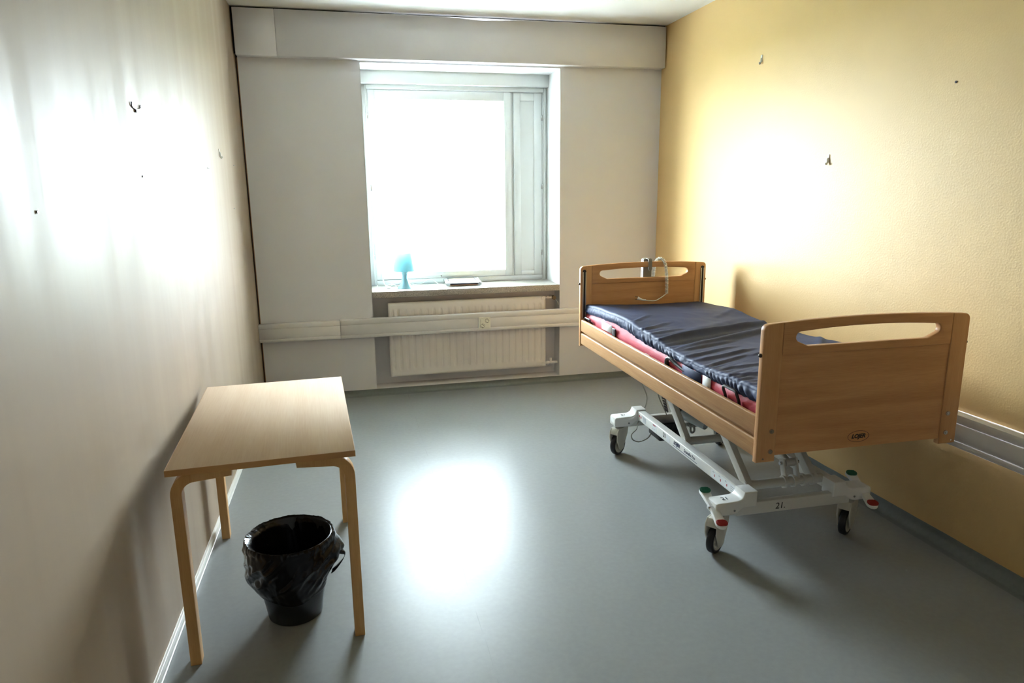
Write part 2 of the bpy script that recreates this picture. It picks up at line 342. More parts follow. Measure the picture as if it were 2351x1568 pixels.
# venetian blind hung between the panes
bl = empty('venetian_blind', (1.437, .432, 2.2)); tag(bl, 'white venetian blind with open slats hanging between the window panes', 'blind')
def BL(o): o.location = -Vector(bl.location); return o
BL(bx('head_rail', 'blind_white', bl, .936, 1.941, .418, .446, 2.212, 2.233, .001, 1))
sm_bm = bmesh.new(); nS = 5; a = []
for s in range(nS + 1):
    t = s / nS - .5; a.append([sm_bm.verts.new((x, t * .016, .0014 * (1 - 4 * t * t))) for x in (-.492, .492)])
for p, q in zip(a, a[1:]): sm_bm.faces.new((p[0], p[1], q[1], q[0]))
slat_me = bm_mesh(sm_bm, 'slat'); slat_me.materials.append(M['blind_white'])
nsl = 62; z0b, z1b = .962, 2.200
for i in range(nsl):
    f = i / (nsl - 1); o = bpy.data.objects.new('slat', slat_me); COL.objects.link(o); o.parent = bl
    o.location = Vector((1.437, .432, z1b + (z0b - z1b) * f)) - Vector(bl.location); o.rotation_euler = (0, -.018 * f ** 4, 0)
o = bx('bottom_rail', 'blind_white', bl, -.492, .492, -.011, .011, -.006, .006, .001, 1); o.location = Vector((1.437, .432, .947)) - Vector(bl.location); o.rotation_euler = (0, -.018, 0)
for x in (1.05, 1.437, 1.82): BL(cy('ladder_cord', 'cord_white', bl, (x, .4195, .95), (x, .4195, 2.212), .0008, 6))
# stone sill
sill = struct(bx('trim_3', 'terrazzo', None, NL + .002, NR - .002, -.006, .375, .751, SILL, .004, 2), 'grey terrazzo window sill')
# ground far below the window
struct(bx('ground_outside', 'lawn', None, -60, 60, 3, 140, -4.2, -4.0), 'open ground outside the window')

# ================================================================== fixtures on the window wall
rad = empty('radiator', (1.565, .10, .045)); tag(rad, 'white fluted panel radiator in the niche under the window sill', 'radiator')
def RD(o): o.location = -Vector(rad.location); return o
x0, x1, z0, z1 = .940, 2.196, .122, .706
bm = bmesh.new(); nx, nzc = 240, 26; pitch = .0535
zs = [z0 + (z1 - z0) * t for t in [0, .008, .02, .04, .06, .075, .09, .105, .12, .14] + [.14 + .72 * i / 6 for i in range(1, 6)] + [.86, .88, .895, .91, .925, .94, .96, .98, .992, 1]]
grid = []
for z in zs:
    row = []
    for i in range(nx + 1):
        x = x0 + (x1 - x0) * i / nx; ex = min(x - x0, x1 - x); ez = min(z - z0, z1 - z)
        g = max(0., math.cos(2 * math.pi * (x - x0 - .03) / pitch)) ** 1.5
        ends = max(0, min(1, (ez - .045) / .03)) * max(0, min(1, (ex - .02) / .01)); ends = ends * ends * (3 - 2 * ends)
        e = min(ex, ez); lip = .010 * max(0, 1 - e / .012) ** 2
        row.append(bm.verts.new((x, .022 + .0085 * g * ends + lip, z)))
    grid.append(row)
for a, b_ in zip(grid, grid[1:]):
    for i in range(nx): bm.faces.new((a[i], a[i + 1], b_[i + 1], b_[i]))
RD(obj('front_panel', bm, 'radiator_white', rad, True, 80))
RD(pl_obj('back_panel', 'radiator_white', rad, XZ(.052), rrect(x0, x1, z0, z1, .022), [], .050, .006, 2))
for x in (1.06, 1.98): RD(bx('bracket', 'radiator_white', rad, x - .012, x + .012, .07, .141, .112, .66, .002, 1))
for z, m_ in ((.690, 'brass'), (.148, 'radiator_white')):
    v = RD(cy('pipe_union', 'radiator_white', rad, (x1 - .012, .05, z), (x1 + .060, .05, z), .009, 14))
    bm = bmesh.new(); cyl(bm, (x1 - .022, .018, z), (x1 - .022, .06, z), .016, 18); o = RD(obj('end_boss', bm, 'radiator_white', rad, True))
    bm = bmesh.new(); cyl(bm, (x1 + .015, .05, z), (x1 + .032, .05, z), .014, 6); RD(obj('nut', bm, 'radiator_white', rad, True))
    if z > .5:
        RD(cy('valve_head', 'brass', rad, (x1 + .070, .018, z), (x1 + .070, .06, z), .016, 16)); RD(cy('pipe', 'radiator_white', rad, (x1 + .066, .06, z), (x1 + .066, .140, z), .009, 12))
        RD(tb('capillary', 'cord_grey', rad, [(x1 + .075, .012, z - .01), (x1 + .09, .008, z - .03), (x1 + .100, .01, z - .055)], .0022, 6))
    else:
        RD(cy('valve_spindle', 'radiator_white', rad, (x1 + .050, .05, z), (x1 + .050, .05, z + .035), .009, 12)); RD(cy('pipe', 'radiator_white', rad, (x1 + .05, .05, z), (x1 + .105, .05, z), .012, 14))
# cable trunking
def trunk(name, loc, label, segs, horizontal):
    t = empty(name, loc); tag(t, label, 'cable trunking')
    for a, b_, dz, dd in segs:
        pieces = (('body', .0, .0, 1, .052 - dd), ('top_strip', .568, .6045 - dz, 0, .059 - dd), ('cover_strip', .4925, .5665, 0, .0575 - dd), ('bottom_strip', .466 + dz * .4, .491, 0, .059 - dd))
        for nm, lo, hi, body, d_ in pieces:
            if body: lo, hi = .468 + dz * .4, .602 - dz
            if horizontal: o = bx(nm, 'duct_white', t, a, b_, -d_, 0, lo, hi, .0012, 1)
            else: o = bx(nm, 'duct_white', t, W - d_, W - .001, a, b_, lo + .012, hi + .010, .0012, 1)
            o.location = -Vector(loc)
    return t
trunk('cable_trunking', (1.5, -.03, .535), 'white cable trunking along the window wall in front of the radiator', [(.001, .5785, .005, .003), (.5805, W - .001, 0, 0)], True)
trunk('cable_trunking', (W - .03, -3, .535), 'white cable trunking along the ochre wall behind the bed', [(YB + .02, -.062, 0, 0)], False)
sk = empty('power_socket', (1.672, -.06, .527)); tag(sk, 'cream double power socket on the trunking below the window', 'power socket')
def SK(o): o.location = -Vector(sk.location); return o
f = SK(pl_obj('frame', 'socket_cream', sk, XZ(-.0645), rrect(1.625, 1.720, .482, .575, .006), [], .012, .003, 2))
SK(pl_obj('plate', 'socket_cream', sk, XZ(-.072), rrect(1.638, 1.708, .494, .564, .004), [], .008, .002, 2))
for x, z in ((1.692, .548), (1.655, .510)):
    bm = bmesh.new(); cyl(bm, (x, -.0768, z), (x, -.0755, z), .0165, 24); o = SK(obj('outlet_ring', bm, 'socket_dark', sk, True))
    bm = bmesh.new(); cyl(bm, (x, -.0774, z), (x, -.0758, z), .0145, 24); SK(obj('outlet_well', bm, 'socket_cream', sk, True))
    for s in (-1, 1): SK(cy('pin_hole', 'socket_dark', sk, (x + s * .0065, -.0780, z + s * .002), (x + s * .0065, -.0770, z + s * .002), .0026, 10))
    for s in (-1, 1): SK(bx('earth_clip', 'socket_dark', sk, x - .003, x + .003, -.0780, -.0770, z + s * .0125 - .002, z + s * .0125 + .002))

# ================================================================== things on the sill
lp = empty('table_lamp', (1.088, .155, SILL)); tag(lp, 'small turquoise table lamp standing on the window sill', 'lamp')
bm = bmesh.new(); lathe(bm, [(0, 0), (.060, 0), (.061, .003), (.055, .010), (.042, .028), (.030, .050), (.021, .075), (.018, .092), (.019, .108), (.026, .124), (.032, .132), (.030, .136), (0, .136)], 40); obj('base', bm, 'lamp_base', lp, True, 50)
bm = bmesh.new(); lathe(bm, [(.0885, .135), (.0645, .274), (.0630, .274), (.087, .135), (.0885, .135)], 48); obj('shade', bm, 'lamp_shade', lp, True, 50)
cyb = bmesh.new(); cyl(cyb, (0, 0, .135), (0, 0, .16), .014, 16); obj('bulb_holder', cyb, 'cord_white', lp, True)
cyb = bmesh.new(); cyl(cyb, (0, 0, .242), (0, 0, .245), .012, 12)
for k in range(3):
    a_ = 2.1 * k; box(cyb, -.001, .001, -.001, .001, .242, .244); cyl(cyb, (0, 0, .2435), (.0685 * math.cos(a_), .0685 * math.sin(a_), .2435), .001, 6)
obj('shade_ring', cyb, 'cord_white', lp)
c1 = tb('cord', 'cord_white', lp, [(-.055, -.01, .004), (-.085, .0, .003), (-.12, .01, .003), (-.145, .03, .012), (-.160, .08, .045), (-.165, .13, .085), (-.150, .165, .118), (-.10, .175, .120), (-.04, .170, .090), (.01, .15, .055), (.05, .13, .028), (.09, .12, .008), (.14, .13, .012), (.19, .14, .040), (.225, .14, .045), (.27, .12, .012), (.29, .06, .003), (.25, .02, .003), (.16, .045, .003), (.07, .085, .003), (-.02, .12, .003), (-.07, .13, .005)], .0023, 8)
bm = bmesh.new(); tube(bm, catmull([(-.118, .006, .006), (-.134, .022, .009), (-.149, .048, .022)]), lambda t: .004 + .0055 * math.sin(math.pi * min(1, t * .9 + .05)), 10); obj('switch', bm, 'cord_white', c1, True)
bm = bmesh.new(); tube(bm, catmull([(-.066, .13, .006), (-.085, .13, .012), (-.102, .125, .013)]), lambda t: .005 + .008 * t, 10); pg = obj('plug', bm, 'cord_white', c1, True)
for s in (-1, 1): cyl(bm := bmesh.new(), (-.102, .125 + s * .006, .013), (-.122, .122 + s * .006, .014), .002, 8) or obj('plug_pin', bm, 'chrome', c1, True)

pf = empty('picture_frame', (1.553, .225, SILL), -.02); tag(pf, 'acrylic picture frame lying face up on the window sill', 'picture frame')
sup = bmesh.new()
bm = bmesh.new(); box(bm, -.045, .03, -.055, .06, .0, .013); obj('easel_stand', bm, 'stand_wood', pf)
TF = Matrix.Translation((0, 0, .017)) @ Matrix.Rotation(math.radians(4), 4, 'X')
def PF(o): o.matrix_basis = TF; return o
PF(bx('back_board', 'stand_wood', pf, -.112, .112, -.10, .11, -.004, .003, .001, 1)); PF(bx('frame', 'frame_dark', pf, -.110, .110, -.102, .112, .003, .014, .001, 1))
PF(bx('picture', 'picture_cream', pf, -.104, .104, -.094, .098, .0142, .0160))
for s in (-1, 1): PF(bx('acrylic_strip', 'acrylic', pf, s * .127 - .016, s * .127 + .016, -.104, .114, -.003, .019, .005, 3))

# ================================================================== little things left on the walls
def hook(loc, side, label, n_pegs=0):
    h = empty('wall_hook', loc); tag(h, label, 'wall hook'); s = side
    bm = bmesh.new(); tube(bm, catmull([(s * .003, 0, .012), (s * .006, 0, .006), (s * .007, 0, 0), (s * .007, 0, -.012), (s * .010, 0, -.020), (s * .014, 0, -.019), (s * .015, 0, -.012)]), .0042, 10); obj('hook', bm, 'cord_white', h, True)
    bm = bmesh.new(); box(bm, min(0, s * .004), max(0, s * .004), -.009, .009, -.012, .030, .002, 1); obj('plate', bm, 'cord_white', h, True)
    return h
hook((W, -1.378, 2.276), -1, 'small white plastic hook high on the ochre wall near the soffit'); hook((W, -2.05, 1.671), -1, 'small white plastic hook in the bright middle of the ochre wall')
hook((0, -1.01, 1.752), 1, 'small white hook on the beige wall near the window corner')
n_ = empty('screw', (W, -2.798, 1.947)); tag(n_, 'dark screw head alone in the upper ochre wall', 'screw'); o = cy('head', 'brown_black', n_, (-.004, 0, 0), (0, 0, 0), .005, 10)
hh = empty('wall_bracket', (0, -2.601, 1.818)); tag(hh, 'small bent metal bracket left on the beige wall', 'bracket')
tb('wire', 'brown_black', hh, [(.004, -.050, .016), (.003, -.046, .003), (.003, 0, -.003), (.003, .046, .004), (.004, .052, .016)], .0024, 6); cy('screw', 'brown_black', hh, (0, -.004, -.008), (.006, -.004, -.008), .006, 10)
for y, z, L2, lb in ((-1.38, 1.664, .03, 'metal staple on the beige wall just left of the white hook'), (-.498, 1.71, .022, 'metal staple on the beige wall close to the corner, the higher one'), (-.646, 1.446, .022, 'metal staple on the beige wall close to the corner, the lower one')):
    tag(bx('staple', 'grey_plastic', None, 0, .003, y - L2, y + L2, z - .002, z + .002, .0008, 1), lb, 'staple')
for y, z, lb in ((-2.611, 1.594, 'dark nail in the beige wall straight below the metal bracket'), (-3.50, 1.496, 'dark nail in the beige wall at the far left edge of the view')):
    n_ = empty('nail', (0, y, z)); tag(n_, lb, 'nail'); cy('shank', 'brown_black', n_, (0, 0, 0), (.0015, 0, 0), .0025, 8); cy('head', 'brown_black', n_, (.0015, 0, 0), (.003, 0, 0), .0042, 10)

# ================================================================== table
TH, TW, TL = .700, .577, .984
tbl = empty('side_table', (.0807, -3.0886, 0), .0507); tag(tbl, 'birch table with bent wooden legs beside the beige wall', 'table')
top = bx('tabletop', 'birch_top', tbl, .0012, TW - .0012, .0012, TL - .0012, TH - .020, TH, .0008, 1)
for nm, a in (('edge_band', (0, TW, 0, .0012, TH - .021, TH - .0004)), ('edge_band', (0, TW, TL - .0012, TL, TH - .021, TH - .0004)), ('edge_band', (0, .0012, .0012, TL - .0012, TH - .021, TH - .0004)), ('edge_band', (TW - .0012, TW, .0012, TL - .0012, TH - .021, TH - .0004))):
    bx(nm, 'edge_band', top, *a)
zt = TH - .021; th = .034; ro = .075
def leg_outline(sgn):
    pts = [(0, 0), (th, 0), (th, zt - ro)] + arc(th + ro - th, zt - ro, ro - th, 180, 90, 8)[0:] + [(.185, zt - .026), (.188, zt)] + arc(ro, zt - ro, ro, 90, 180, 8)
    return [(x, z) for x, z in pts]
for sx_ in (0, 1):
    for v in (.020, TL - .020 - .048):
        ol = leg_outline(1); ol = [(.004 + x, z) for x, z in ol] if sx_ == 0 else [(TW - .004 - x, z) for x, z in ol][::-1]
        pl_obj('leg', 'birch_leg', tbl, XZ(v + .024), ol, [], .048, .0015, 1, 30)

# ================================================================== waste bin with bag
bn_ = empty('waste_bin', (.404, -2.832, 0)); tag(bn_, 'black plastic waste bin with a black bag under the table', 'waste bin')
bm = bmesh.new(); lathe(bm, [(0, .004), (.088, .004), (.092, 0), (.097, .006), (.113, .105), (.1165, .107), (.1175, .112), (.116, .115), (.146, .300), (.150, .303), (.150, .312), (.146, .314), (.143, .308), (.110, .10), (.094, .012), (0, .010)], 56); obj('bucket', bm, 'bin_black', bn_, True, 50)
def crease(x, y, z, o=3):
    s = 0; a_ = 1
    for i in range(o): s += a_ * (1 - min(1, 3.2 * abs(noise.noise((x, y, z))))); x, y, z, a_ = x * 1.9 + 3, y * 1.9, z * 1.9, a_ * .55
    return s
def fbm(x, y, z, o=3):
    s = 0; a_ = 1
    for i in range(o): s += a_ * noise.noise((x, y, z)); x, y, z, a_ = x * 2.1, y * 2.1, z * 2.1, a_ * .5
    return s
bm = bmesh.new(); nA = 260; rows = []
prof_b = [('i', r, z) for r, z in ((.06, .03), (.088, .05), (.096, .08), (.100, .10), (.106, .13), (.112, .16), (.118, .19), (.124, .215), (.130, .24), (.134, .26), (.138, .275), (.141, .29), (.146, .308))] + [('r', .1515, .318), ('r', .1545, .314), ('r', .157, .304)] + [('o', i / 34, 0) for i in range(1, 35)]
for kind, r, z in prof_b:
    row = []
    for i in range(nA):
        a_ = 2 * math.pi * i / nA; ca, sa = math.cos(a_), math.sin(a_)
        hem = .110 + .012 * math.sin(2 * a_ + 1.2) + .010 * noise.noise((ca * 1.5, sa * 1.5, 4.)) + .035 * max(0, math.cos(a_ - .1)) ** 2
        if kind == 'i':
            rr = r - .004 * crease(ca * 1.5, sa * 1.5, z * 2.5 + ca, 2) + .001 - .012 * max(0, math.cos(a_ - 2.9)) ** 4 * (z / .3); zz = z
        elif kind == 'r':
            rr = r + .003 * crease(ca * 8, sa * 8, z * 20, 2); zz = z + .003 * fbm(ca * 5, sa * 5, 2.)
        else:
            t_ = r; zz = .300 + (hem - .300) * t_; wall = .115 + (.150 - .115) * (zz - .10) / .2
            puff = .012 * math.sin(math.pi * min(1, t_ * 1.05)) + .004
            fold = .0095 * crease(ca * 1.25 + .5 * t_, sa * 1.25, t_ * 1.7 + .8 * ca, 2) * math.sin(math.pi * min(1, t_ * .75 + .2))
            left = .018 * max(0, math.cos(a_ - 3.35)) ** 5 * math.exp(-((t_ - .75) / .22) ** 2); right = .022 * max(0, math.cos(a_ + .05)) ** 8 * math.exp(-((t_ - .45) / .3) ** 2)
            rr = wall + puff + fold + .003 * fbm(ca * 4, sa * 4, t_ * 3.5) + left + right
        row.append(bm.verts.new((rr * ca, rr * sa, zz)))
    rows.append(row)
for a, b_ in zip(rows, rows[1:]):
    for i in range(nA): bm.faces.new((a[i], a[(i + 1) % nA], b_[(i + 1) % nA], b_[i]))
bm.faces.new(rows[0][::-1])
bag = obj('bag', bm, 'bag_black', bn_, True, 75)
# tie loop of the bag sticking out on the right
bm = bmesh.new(); P = catmull([(.150, -.035, .252), (.168, -.030, .244), (.182, -.022, .232), (.191, -.018, .222), (.186, -.020, .206), (.172, -.026, .190), (.155, -.034, .176), (.140, -.040, .168)], 6); rw = []
for i, p in enumerate(P):
    t_ = i / (len(P) - 1); wd = .009 + .004 * math.sin(9 * t_); d_ = Vector((.25, .9, .35)).normalized()
    rw.append([bm.verts.new(p - d_ * wd), bm.verts.new(p + Vector((.002, 0, .003))), bm.verts.new(p + d_ * wd)])
for a, b_ in zip(rw, rw[1:]):
    for j in range(2): bm.faces.new((a[j], a[j + 1], b_[j + 1], b_[j]))
tl = obj('tie_loop', bm, 'bag_black', bag, True, 75); sd = tl.modifiers.new('solid', 'SOLIDIFY'); sd.thickness = .001

# ================================================================== hospital bed (local: x across, y from foot to head)
bed = empty('hospital_bed', (2.0944, -3.1435, 0), -.0083); tag(bed, 'adjustable hospital bed with beech end boards on a white wheeled frame', 'bed')
BW, BLn, ET = .877, 2.090, .026
mid = BW / 2
arcz = lambda u: 1.073 - .016 * ((u - mid) / mid) ** 2
def end_board(name, yc, foot):
    s = -1 if foot else 1                                   # outward direction along y
    pan = pl_obj(name, 'beech', bed, XZ(yc), [(.070, .560), (BW - .070, .560), (BW - .070, .95), (.070, .95)], [], .016, .0, 1)
    pan['label'] = 'beech end board at the foot' if foot else 'beech end board at the head'
    for L_ in (0, 1):
        mir = (lambda q: [(BW - x, z) for x, z in q][::-1]) if L_ else (lambda q: q)
        ol = [(0, .537), (.077, .537), (.077, arcz(.077))] + [(u, arcz(u)) for u in (.06, .045, .032)] + arc(.024, arcz(.024) - .024, .024, 90, 180, 6)[1:]
        pl_obj('post', 'beech_v', pan, XZ(yc), mir(ol), [], ET, .004, 2)
    n = 24; us = [.0776 + (BW - .1552) * i / n for i in range(n + 1)]
    ol = [(us[0], .942)] + [(BW - .0776, .942)] + [(u, arcz(u)) for u in us[::-1]]
    ht = lambda u: 1.038 - .013 * ((u - mid) / .3) ** 2
    hl = [(.182, .971), (BW - .182, .971)] + arc(BW - .150, 1.0065, .020, -50, 80, 6) + [(u, ht(u)) for u in [BW - .17 - (BW - .34) * i / 16 for i in range(17)]] + arc(.150, 1.0065, .020, 100, 230, 6)
    pl_obj('hand_rail', 'beech', pan, XZ(yc), ol, [hl], ET, .004, 2)
    for x in (.0555, BW - .0505):
        for z in (.659, .580):
            zz = z + (.004 if x > .4 else -.002)
            bm = bmesh.new(); y1 = yc + s * ET / 2
            cyl(bm, (x, y1, zz), (x, y1 + s * .004, zz), .0095, 18, .0085); cyl(bm, (x, y1 + s * .004, zz), (x, y1 + s * .0055, zz), .004, 12); obj('bolt', bm, 'chrome', pan, True)
    for x in (.027, BW - .021): cy('screw', 'chrome', pan, (x, yc + s * ET / 2, .551), (x, yc + s * (ET / 2 + .002), .551), .0035, 12)
    for x, d_ in ((0, -1), (BW, 1)):
        bm = bmesh.new(); lathe(bm, [(0, 0), (.0075, 0), (.008, .003), (.006, .008), (0, .010)], 14)
        bmesh.ops.rotate(bm, matrix=Matrix.Rotation(math.radians(90 * d_), 3, 'Y'), verts=bm.verts); bmesh.ops.translate(bm, vec=(x, yc + .0, .944), verts=bm.verts); obj('knob', bm, 'brown_black', pan, True)
    for x in (.0255, BW - .0255):                           # side rail guides on the inner face
        yi = yc - s * ET / 2
        pl_obj('guide_slot', 'black_plastic', pan, XZ(yi), rrect(x - .0115, x + .0115, .72, 1.036, .011), [], .003, 0)
        for k in (-1, 1): bx('guide_rail', 'alu', pan, x + k * .009 - .003, x + k * .009 + .003, min(yi, yi - s * .005), max(yi, yi - s * .005), .72, 1.021, .0008, 1)
    return pan
fb = end_board('footboard', ET / 2, True); hb = end_board('headboard', BLn - ET / 2, False)
# emblem on the foot panel
ym = ET / 2 - .008; el = [(.434 + .047 * math.cos(t), .602 + .0225 * math.sin(t)) for t in [2 * math.pi * i / 48 for i in range(48)]]; el2 = [(.434 + .0455 * math.cos(t), .602 + .0212 * math.sin(t)) for t in [2 * math.pi * i / 48 for i in range(48)]]
e = pl_obj('emblem_ring', 'ink', fb, XZ(ym - .0003), el, [el2], .0006)
text('emblem_lettering', 'LOJER', .0225, basis((1, 0, 0), (0, 0, 1), (.434, ym - .0004, .602)), 'ink', fb, .25, .0009)
# side boards
for x, s in ((.004, 0), (BW - .022, 1)):
    bx('side_board', 'beech_side', bed, x, x + .018, ET + .001, BLn - ET - .001, .636, .713, .006, 3); bx('side_board', 'beech_side', bed, x, x + .018, ET + .001, BLn - ET - .001, .552, .624, .006, 3)
    xi = x + .018 if s == 0 else x - .010
    xg = x + .018 if s == 0 else x - .004
    bx('gap_strip', 'beech_side', bed, xg, xg + .004, ET + .001, BLn - ET - .001, .610, .650)
    xi += .004 if s == 0 else -.004
    for v in (.25, 1.05, 1.85): bx('board_bracket', 'bed_steel', bed, xi, xi + .010, v, v + .05, .560, .705)
# lying surface
for x in (.045, BW - .085): bx('bed_frame_rail', 'bed_steel', bed, x, x + .04, ET + .002, BLn - ET - .002, .610, .655, .003, 1)
for v in (.06, .55, 1.0, 1.5, 1.98): bx('bed_frame_crossbar', 'bed_steel', bed, .085, BW - .085, v, v + .04, .612, .652, .003, 1)
for v0, v1 in ((.035, .62), (.63, 1.10), (1.11, 1.32), (1.33, 2.05)): bx('support_panel', 'grey_plastic', bed, .040, BW - .040, v0, v1, .657, .672, .003, 1)
for v0, v1, zt_ in ((.185, .288, .757), (1.92, 2.025, .732)):
    for xx, xb in ((.018, .030), (BW - .018, BW - .030)):
        bm = bmesh.new(); tube(bm, catmull([(xb, v0, .672), (xb, v0, .710), (xx, v0, zt_ - .012), (xx, v0 + .012, zt_), (xx, (v0 + v1) / 2, zt_), (xx, v1 - .012, zt_), (xx, v1, zt_ - .012), (xb, v1, .710), (xb, v1, .672)], 5), .0065, 8); obj('mattress_stop', bm, 'brown_black', bed, True)
# undercarriage -------------------------------------------------------
RL, RR = .160, .590
for x in (RL, RR):
    o = bx('lower_rail', 'bed_white', bed, x, x + .045, .345, 1.475, .215, .266, .003, 2)
lr = [c for c in bed.children if c.name.startswith('lower_rail')][0]
for v in (.302, 1.492): o = bx('cross_rail', 'bed_white', bed, .12, .675, v, v + .034, .164, .219, .003, 2)
cr = [c for c in bed.children if c.name.startswith('cross_rail')][0]
text('numeral', '21.', .040, basis((1, 0, 0), (0, 0, 1), (.330, .3012, .190)), 'ink', cr, .1, .0)
FRM = basis((0, -1, 0), (0, 0, 1), (RL - .0006, 0, 0))
def rail_text(nm, txt, size, v, z, m_='ink_blue', **k): return text(nm, txt, size, basis((0, -1, 0), (0, 0, 1), (RL - .0005, v, z)), m_, lr, **k)
rail_text('lettering', 'LOJER', .026, .955, .246, shear=.2, offset=.0008); rail_text('lettering', 'Scanafia Pro', .024, .815, .244)
bx('underline', 'ink_blue', lr, RL - .0006, RL, .735, 1.0, .226, .2285)
rail_text('numeral', '21', .036, 1.10, .243, 'ink')
for v0, v1, za, zb in ((1.345, 1.40, .221, .260), (1.20, 1.26, .221, .262), (1.035, 1.075, .222, .250), (.375, .60, .220, .260)):
    st = bx('sticker', 'label_white', lr, RL - .0005, RL, v0, v1, za, zb)
for k, v in enumerate((.575, .52, .465)):
    rail_text('pictogram', '8' if k else '0', .016, v - .01, .236, 'ink_red', offset=.0006); rail_text('pictogram', '+--', .012, v, .251, 'ink')
for k in range(3): bx('print_line', 'ink', lr, RL - .0007, RL, .388, .425, .228 + .009 * k, .2292 + .009 * k)
for v, z in ((1.435, .245), (1.415, .243)): bx('print_mark', 'ink_red', lr, RL - .0007, RL, v - .004, v + .004, z - .006, z + .006)
for v in (1.352, 1.365, 1.378): bx('print_line', 'ink_blue', lr, RL - .0007, RL, v, v + .002, .226, .255)
bx('print_line', 'ink_red', lr, RL - .0007, RL, 1.215, 1.25, .252, .258)
for k in range(3): bx('print_line', 'ink_blue', lr, RL - .0007, RL, 1.22 + .014 * k, 1.223 + .014 * k, .231, .236)
def cover(mirror, v0, v1, label=None):
    ol = [(.150, .203), (.212, .203), (.212, .272), (.153, .272), (.150, .262), (.144, .248), (.134, .240), (.120, .236), (.060, .234), (.030, .234), (.022, .230), (.020, .222), (.020, .182), (.024, .177), (.100, .175), (.118, .180), (.135, .192)]
    if mirror: ol = [(.795 - x, z) for x, z in ol][::-1]
    c = pl_obj('corner_cover', 'bed_plastic', bed, XZ((v0 + v1) / 2), ol, [], v1 - v0, .007, 3)
    x = .105 if not mirror else .69
    yy, s = (v0, -1) if v0 < 1 else (v1, 1)
    for yq, d_ in ((v0, -1), (v1, 1)): cy('screw', 'chrome', c, (x, yq + .001, .197), (x, yq + d_ * .002, .197), .005, 12)
    return c
fl = cover(False, .292, .376); cover(True, .292, .376); hl_ = cover(False, 1.462, 1.546); cover(True, 1.462, 1.546)
text('numeral', '21', .034, basis((1, 0, 0), (0, 1, 0), (.080, .335, .2365)), 'ink', fl, .1); text('numeral', '21', .030, basis((1, 0, 0), (0, 1, 0), (.085, 1.505, .2365)), 'ink', hl_, .1)
def caster(px, py, ang):
    """swivel caster: pivot at px,py ; wheel trails along ang"""
    d_ = Vector((math.cos(ang), math.sin(ang), 0)); n_ = Vector((-d_.y, d_.x, 0)); c = Vector((px, py, .0625)) + d_ * .036
    T = Matrix(((d_.x, n_.x, 0, c.x), (d_.y, n_.y, 0, c.y), (0, 0, 1, c.z), (0, 0, 0, 1)))
    # fork as the part, wheel pieces as its children
    ol = arc(0, 0, .030, 180, 360, 10) + [(.048, .040), (.046, .085), (.030, .104), (-.058, .108), (-.066, .100), (-.060, .060)]
    me_all = bmesh.new()
    for s in (-1, 1):
        me = plate([(x, z) for x, z in ol], [], .007, .002, 1); me.transform(T @ XZ(s * .0255)); me_all.from_mesh(me); bpy.data.meshes.remove(me)
    for y0 in (0,):
        me = plate([(-.062, .070), (.046, .070), (.044, .085), (.030, .103), (-.056, .107), (-.065, .099)], [], .05, .003, 1); me.transform(T @ XZ(0)); me_all.from_mesh(me); bpy.data.meshes.remove(me)
    cyl(me_all, (px, py, .160), (px, py, .179), .026, 20)
    o = obj('caster', me_all, 'fork_grey', bed, True, 40)
    bm = bmesh.new(); pr = [(.046, -.014), (.053, -.0165), (.059, -.0145), (.0617, -.009), (.0625, 0), (.0617, .009), (.059, .0145), (.053, .0165), (.046, .014), (.046, -.014)]
    lathe(bm, pr, 40); bm.transform(T @ Matrix.Rotation(math.radians(90), 4, 'X')); obj('tyre', bm, 'rubber', o, True, 60)
    bm = bmesh.new(); lathe(bm, [(0, -.012), (.040, -.013), (.047, -.0155), (.047, .0155), (.040, .013), (0, .012)], 32); bm.transform(T @ Matrix.Rotation(math.radians(90), 4, 'X')); obj('wheel_disc', bm, 'fork_grey', o, True, 40)
    return o
A_ = math.radians(180 + 35)
caster(.068, .340, A_); caster(.718, .349, A_); caster(.080, 1.512, A_); caster(.740, 1.512, A_ + .15)
def pedal(xg, yg, zg, xr, yr, zr, cx):
    """two-ended brake pedal; rocker bar lies between its green and red tread"""
    g = Vector((xg, yg, zg)); r_ = Vector((xr, yr, zr)); d_ = (r_ - g); Ln = d_.length; ex = d_.normalized(); ey = Vector((1, 0, 0)); ey = (ey - ex * ey.dot(ex)).normalized(); ez = ex.cross(ey)
    if ez.z < 0: ey = -ey; ez = -ez
    T = basis(ex, ey, (g + r_) / 2 - ez * .008)
    ol = arc(Ln / 2, 0, .024, -90, 90, 8) + [(.02, .017), (-.02, .017)] + arc(-Ln / 2, 0, .024, 90, 270, 8) + [(-.02, -.017), (.02, -.017)]
    o = pl_obj('brake_pedal', 'bed_plastic', bed, T, ol, [], .016, .004, 2)
    for q, m_ in ((g, 'pedal_green'), (r_, 'pedal_red')):
        bm = bmesh.new(); me = plate([(x * 1., y) for x, y in rrect(-.017, .017, -.0245, .0245, .0165, 6)], [], .006, .0015, 1); me.transform(basis(ex, ey, q + ez * .002)); bm.from_mesh(me); bpy.data.meshes.remove(me)
        for k in range(-3, 4): b2 = bmesh.new(); box(b2, k * .0042 - .0010, k * .0042 + .0010, -.016, .016, .003, .0042); b2.transform(basis(ex, ey, q + ez * .002)); tmp = bpy.data.meshes.new('t'); b2.to_mesh(tmp); b2.free(); bm.from_mesh(tmp); bpy.data.meshes.remove(tmp)
        obj('tread', bm, m_, o, True, 40)['label'] = ('green' if m_.endswith('green') else 'red') + ' rubber tread'
    mp_ = (g + r_) / 2
    cy('pivot_screw', 'chrome', o, (mp_.x - .022, mp_.y, mp_.z - .006), (mp_.x + .022, mp_.y, mp_.z - .006), .006, 10)
    return o
pedal(.030, .412, .246, .010, .226, .184, .05); pedal(.765, .412, .249, .735, .232, .187, .73)
